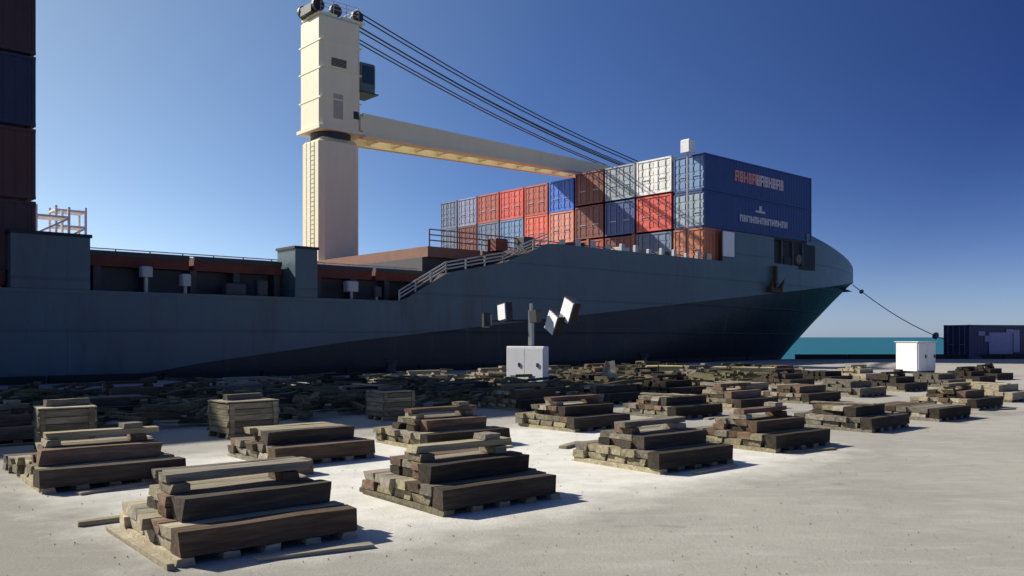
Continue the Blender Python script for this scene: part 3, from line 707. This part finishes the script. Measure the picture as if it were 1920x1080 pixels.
# ------------------------------------------------------------------ stepped timber piles
bm_cache = {}
def board(x, y, z, m, name='board'):
    """unit board centred on its own origin, x long"""
    k = (round(x, 2), round(y, 2), round(z, 3), m.name, random.randrange(3))
    if k not in bm_cache:
        b = MB(); js = min(0.009, z * 0.12); w0 = random.uniform(-1, 1) * 0.012 * x
        xs = [-x / 2, -x / 6, x / 6, x / 2]; vs = []
        for i, xx in enumerate(xs):
            bow = w0 if i in (1, 2) else 0
            for yy, zz in ((-y / 2, 0), (y / 2, 0), (y / 2, z), (-y / 2, z)):
                e_ = 2.2 if i in (0, 3) else 1
                vs.append((xx + (random.uniform(-js, js) * e_ if i in (0, 3) else 0), yy + bow + random.uniform(-js, js) * .6, zz - (abs(random.uniform(0, js)) if zz else 0)))
        fs = [(0, 3, 2, 1), (12, 13, 14, 15)]
        for i in range(3):
            for j in range(4): fs.append((4 * i + j, 4 * i + 4 + j, 4 * i + 4 + (j + 1) % 4, 4 * i + (j + 1) % 4)[::-1])
        b.add(vs, fs)
        bm_cache[k] = b.mesh(name, m)
    return bm_cache[k]
ROW_RZ = math.radians(40)
def cradle_layout(rnd, style):
    """list of (name, size, pos, rz, mat): a stepped pile, a wide base, a smaller middle step and a short bridge on top"""
    out = []
    base = [wood_pale, wood_olive, wood_grey, wood_olive, wood_grey][style]
    top3 = [wood_grey, wood_brown, wood_olive]
    Lx, Dy = 1.45, 1.5
    for x in (-0.66, -0.33, 0, 0.33, 0.66): out.append(('bearer', (0.13, Dy, 0.06), (x, 0, 0), 0, base))
    if rnd.random() < .5: out.append(('loose_board', (0.9, 0.1, 0.03), (rnd.uniform(-.2, .3), -Dy / 2 - rnd.uniform(.12, .3), 0.002), rnd.uniform(-.4, .4), rnd.choice([wood_pale, wood_grey])))
    if style == 0: out.append(('skirting_board', (0.05, Dy + .1, 0.05), (-0.79, 0, 0), 0, wood_pale))
    n = 7
    for l_ in range(2):
        for j in range(n):
            if l_ == 0 and 0 < j < n - 1: continue
            if j == 0 and l_ == 1: continue
            thick = 0.19 if j == 0 else 0.093
            m = rnd.choice([wood_dark, wood_dark, wood_dark, wood_brown]) if j == 0 else rnd.choice([base, wood_grey, wood_brown, base])  # front baulks mostly dark: the shaded side is put into the colour
            out.append(('baulk', (round(Lx + rnd.choice([-.06, 0, .06]), 2), 0.2, thick), (rnd.uniform(-.03, .03), -Dy / 2 + 0.1 + j * 0.217 + rnd.uniform(-.006, .006), 0.061 + l_ * 0.095), rnd.uniform(-.012, .012), m))
    for k in range(3): out.append(('side_board', (0.11, 0.3, 0.085), (-0.64, -0.33 + k * 0.34, 0.063), 0, base))
    z = 0.252
    if style != 4 or rnd.random() < .5:
        for l_ in range(2):
            for j in range(4):
                if j == 0 and l_ == 1: continue
                thick = 0.168 if j == 0 else 0.083
                m = rnd.choice([wood_brown, wood_dark] if l_ == 0 else [wood_grey, wood_olive, wood_brown])  # darker front, greyer tops: shade and light put into the colours
                out.append(('baulk', (round(1.2 + rnd.choice([-.1, 0, .06]), 2), 0.2, thick), (rnd.uniform(-.05, .05), -0.30 + j * 0.21 + rnd.uniform(-.01, .01), z + l_ * 0.085), rnd.uniform(-.03, .03), m))
    z = 0.425
    if style in (0, 1, 3):
        for x in (-0.5, 0.42): out.append(('chock', (0.15, 0.3, 0.075), (x, 0.0, z), 0, rnd.choice(top3)))
        out.append(('baulk', (1.2, 0.18, 0.07), (rnd.uniform(-.05, .05), 0.0, z + 0.077), rnd.uniform(-.05, .05), rnd.choice(top3)))
        if style == 1: out.append(('chock', (0.2, 0.2, 0.06), (0.35, 0.0, z + 0.149), 0, wood_grey))
    elif style == 2:
        out.append(('loose_board', (0.16, 1.1, 0.03), (rnd.uniform(-.4, .4), 0.05, z + 0.002), rnd.uniform(-.3, .3), wood_pale))
    return out
def cradle(label, cat, grp, loc, rz, style, seed, merged=False):
    rnd = random.Random(seed)
    o = thing('timber_pile', label, cat, loc, rz, grp)
    lay = cradle_layout(rnd, style)
    if not merged:
        for nm, sz, p, r_, m in lay:
            c = link(nm, board(*sz, m, nm), o, p, r_)
    else:
        by = {}
        for nm, sz, p, r_, m in lay:
            key = 'pallet_base' if nm in ('bearer', 'skirting_board', 'side_board') else 'baulks'
            M_ = Matrix.Translation(p) @ Matrix.Rotation(r_, 4, 'Z')
            by.setdefault(key, (MB(), m))[0].box(-sz[0] / 2, sz[0] / 2, -sz[1] / 2, sz[1] / 2, 0, sz[2], M_)
        for key, (b, m) in by.items(): b.build(key, m, o)
    return o
D = Vector((math.cos(ROW_RZ), math.sin(ROW_RZ), 0)); DN = Vector((-D.y, D.x, 0))
def near_corner(X, Y, rz=ROW_RZ): # place so that the near bottom corner is at X,Y
    return Vector((X, Y, 0)) + D * 0.725 + DN * 0.75
ORD = ['first', 'second', 'third', 'fourth', 'fifth', 'sixth', 'seventh', 'eighth', 'ninth', 'tenth', 'eleventh', 'twelfth', 'thirteenth', 'fourteenth']
rows = [
 ('front row', [(-2.38, 6.1), (-0.61, 7.81), (1.79, 10.23), (3.75, 12.1), (6.14, 14.7), (8.2, 16.7), (10.4, 19.1), (12.7, 21.6)]),
 ('second row', [(-4.8, 9.0), (-2.85, 10.75), (-1.2, 12.2), (1.1, 14.6), (3.2, 16.9), (5.2, 18.9), (7.4, 20.9), (9.6, 23.3), (11.9, 25.6), (14.2, 27.8), (16.4, 30.2), (18.6, 32.6)]),
 ('third row', [(-8.3, 12.4), (0.2, 18.9), (2.4, 21.0), (4.5, 23.3), (6.8, 25.4), (9.0, 27.8), (11.2, 30.0), (13.5, 32.4)]),
 ('fourth row', [(-10.6, 14.2), (-8.3, 16.6), (-6.1, 18.4), (-3.8, 20.6), (-1.5, 22.6), (2.6, 27.3), (4.8, 29.4), (7.0, 31.7), (9.3, 33.9), (11.4, 36.2)]),
 ('fifth row', [(-11.9, 17.7), (-9.6, 19.9), (-7.4, 22.2), (-5.2, 24.4), (-3.0, 26.6), (-0.8, 28.9), (1.3, 31.1), (3.4, 33.5)])]
sid = 0
looks = ['with bridge on top', 'with bridge and block on top', 'with pale board on top', 'with low bridge on top', 'with low flat top']
front_lab = ['nearest stepped timber pile, pale base, just left of the whitened ground', 'stepped timber pile in the middle of the whitened ground, olive base',
  'stepped timber pile at the right end of the whitened ground']
for ri, (rn, pos) in enumerate(rows):
    for i, (X, Y) in enumerate(pos):
        sid += 1
        style = [0, 1, 3, 1, 2, 4, 0, 2][i % 8] if ri == 0 else random.Random(sid * 13).randrange(5)
        if ri == 0 and i < 3: lab = front_lab[i]
        else: lab = f'{ORD[i]} stepped timber pile from left in {rn}, {looks[style]}'
        jit = Vector((0, 0, 0)) if ri == 0 and i < 4 else Vector((random.uniform(-.15, .15), random.uniform(-.15, .15), 0))
        rz = ROW_RZ + random.uniform(-.03, .03)
        cradle(lab, 'timber pile', f'stepped timber piles laid out in the {rn}', near_corner(X, Y) + jit, rz, style, sid, merged=Y > 21)

# loose piles between the rows
def pile(label, X, Y, rz, n, m, L=1.6, w_=0.14, h_=0.09, wide=3):
    o = thing('loose_timbers', label, 'timbers', (X, Y, 0), rz)
    rnd = random.Random(n * 7 + int(X * 10)); k = 0
    for l_ in range(n):
        for j in range(wide):
            link('baulk', board(L, w_, h_, m if rnd.random() < .6 else wood_grey, 'baulk'), o, (rnd.uniform(-.06, .06), (j - (wide - 1) / 2) * (w_ + .01), l_ * (h_ + .002)), rnd.uniform(-.02, .02))
    return o
pile('low dark pile of timbers behind the nearest stepped pile', -3.2, 9.9, ROW_RZ, 2, wood_brown, 1.7)
pile('small pile of grey timbers at the left edge by the shadow line', -5.6, 11.0, ROW_RZ, 2, wood_grey, 1.5)
pile('short pile of pale timbers between the third and fourth front piles', 2.3, 13.0, ROW_RZ, 2, wood_pale, 0.9)
pile('pile of brown timbers lying among the middle piles', 6.6, 17.6, ROW_RZ + .2, 2, wood_brown, 1.4)
def bundle(label, X, Y, rz, L, n, wide, m):
    o = thing('lumber_bundle', label, 'lumber', (X, Y, 0), rz, 'yellow lumber bundles on the far side of the rows')
    for y in (-L / 2 + .25, L / 2 - .25): link('bearer', board(0.1, wide * .15, 0.09, wood_grey, 'bearer'), o, (y, 0, 0))
    for l_ in range(n):
        for j in range(wide): link('plank', board(L, 0.145, 0.07, m, 'plank'), o, (0, (j - (wide - 1) / 2) * 0.15, 0.09 + l_ * 0.074))
    for x in (-L / 4, L / 4): MB().box(x - .02, x + .02, -wide * .075 - .012, wide * .075 + .012, 0.085, 0.095 + n * .074).build('strap', steel_m, o)
bundle('pale yellow lumber bundle on the quay below the raised hull', 6.2, 33.4, math.radians(-8), 1.9, 6, 7, wood_yellow)
bundle('long pale yellow lumber bundle right of the other one', 9.3, 34.2, math.radians(-20), 2.4, 5, 6, wood_yellow)

# crates standing in the ship shadow
spots = [(-6.6, 12.6, 'leftmost squat olive wooden crate standing in the ship shadow'), (-4.5, 14.3, 'olive wooden crate in the ship shadow, middle one of three'), (-2.45, 17.2, 'olive wooden crate in the ship shadow, nearest the floodlight tower')]
for ci, (X, Y, nm) in enumerate(spots):
    o = thing('wooden_crate', nm, 'crate', (X, Y, 0), ROW_RZ + [-.1, .06, .02][ci], 'olive crates in the ship shadow')
    o.scale = [(0.75, 0.75, 1.0), (0.9, 0.9, 0.95), (0.75, 0.75, 0.9)][ci]
    for y in (-.36, 0, .36): link('skid', board(1.0, 0.09, 0.09, wood_olive, 'skid'), o, (0, y, 0))
    MB().box(-.46, .46, -.4, .4, 0.092, 0.6).build('inner_box', wood_dark, o)
    for k in range(5):
        for sy in (-1, 1): link('side_plank', board(1.0, 0.022, 0.098, wood_olive, 'side_plank'), o, (0, sy * 0.413, 0.094 + k * 0.103))
        for sx_ in (-1, 1):
            c_ = link('side_plank', board(0.8, 0.022, 0.098, wood_olive, 'side_plank'), o, (sx_ * 0.473, 0, 0.094 + k * 0.103), math.pi / 2)
        link('lid_plank', board(1.02, 0.158, 0.02, wood_pale, 'lid_plank'), o, (0, -.335 + k * 0.167, 0.614))
    for sx_ in (-0.42, 0.42):
        for sy in (-1, 1): link('batten', board(0.08, 0.022, 0.52, wood_olive, 'batten'), o, (sx_, sy * 0.437, 0.092))
    link('loose_baulk', board(0.8, 0.12, 0.1, wood_grey, 'loose_baulk'), o, (0.05, 0.1, 0.636), 0.2)
# broken dunnage heaped between the back rows, too tangled to count
g = MB(); rd = random.Random(11)
for i in range(2300):
    s_ = rd.uniform(-6, 33); t_ = rd.uniform(15.4, 25.0) + max(0, s_ - 18) * 0.1
    hp = 0.42 * abs(math.sin(s_ * 0.9 + math.sin(t_))) * rd.random()
    L = rd.uniform(.3, 1.3); w_ = rd.uniform(.06, .16)
    M_ = Matrix.Translation(P(s_, t_, hp + 0.02)) @ Matrix.Rotation(rd.uniform(0, 3.14), 4, 'Z') @ Matrix.Rotation(rd.uniform(-.12, .12) if hp > .05 else 0, 4, 'Y')
    g.box(-L / 2, L / 2, -w_ / 2, w_ / 2, 0, rd.uniform(.04, .1), M_)
o = g.build('broken_dunnage', wood('dull_olive_timber', (0.14, 0.125, 0.075), (0.05, 0.045, 0.028))); o['kind'] = 'stuff'
lp = thing('leaning_planks', 'two pale planks propped upright against a dark pile right of the floodlight tower', 'planks', (2.75, 26.2, 0), math.radians(-10))
for x, tl in ((0, 0.25), (0.42, -0.2)):
    pk = link('plank', board(0.24, 0.05, 0.95, wood_pale, 'plank'), lp, (x, 0, 0.02)); pk.rotation_euler = (-0.35, tl, 0)
# scattered offcuts
rnd = random.Random(3)
for i, (X, Y, L, w_, m, lab) in enumerate([(-3.6, 7.6, .5, .09, wood_pale, 'short pale offcut lying left of the nearest pile'), (-1.6, 9.3, .4, .08, wood_grey, 'small grey offcut lying on the whitened ground'),
    (.9, 12.9, .7, .12, wood_pale, 'pale offcut lying between the second row piles'), (5.0, 14.0, .35, .1, wood_pale, 'small pale offcut beside the fourth front pile'),
    (7.6, 18.9, .5, .12, wood_pale, 'pale offcut lying between the first and second rows on the right')]):
    tag(link('offcut', board(L, w_, 0.04, m, 'offcut'), None, (X, Y, 0.005), rnd.uniform(0, 3)), lab, 'offcut')
# grit and chips strewn over the concrete
g = MB()
for i in range(1800):
    Y = 4.5 + 30 * rnd.random() ** 1.6; X = (rnd.random() * 1.5 - 0.75) * Y; r_ = rnd.uniform(.002, .007) * (1 + Y / 20)
    q0 = rnd.random() * 6.28; c_, s_ = math.cos(q0) * r_, math.sin(q0) * r_
    g.add([(X + c_, Y + s_, .004), (X - s_, Y + c_, .004), (X - c_, Y - s_, .004), (X + s_, Y - c_, .004), (X, Y, .005 + r_)], [(0, 1, 4), (1, 2, 4), (2, 3, 4), (3, 0, 4)])
o = g.build('grit', mat('grit', (0.24, 0.22, 0.18), 0.9)); o['kind'] = 'stuff'
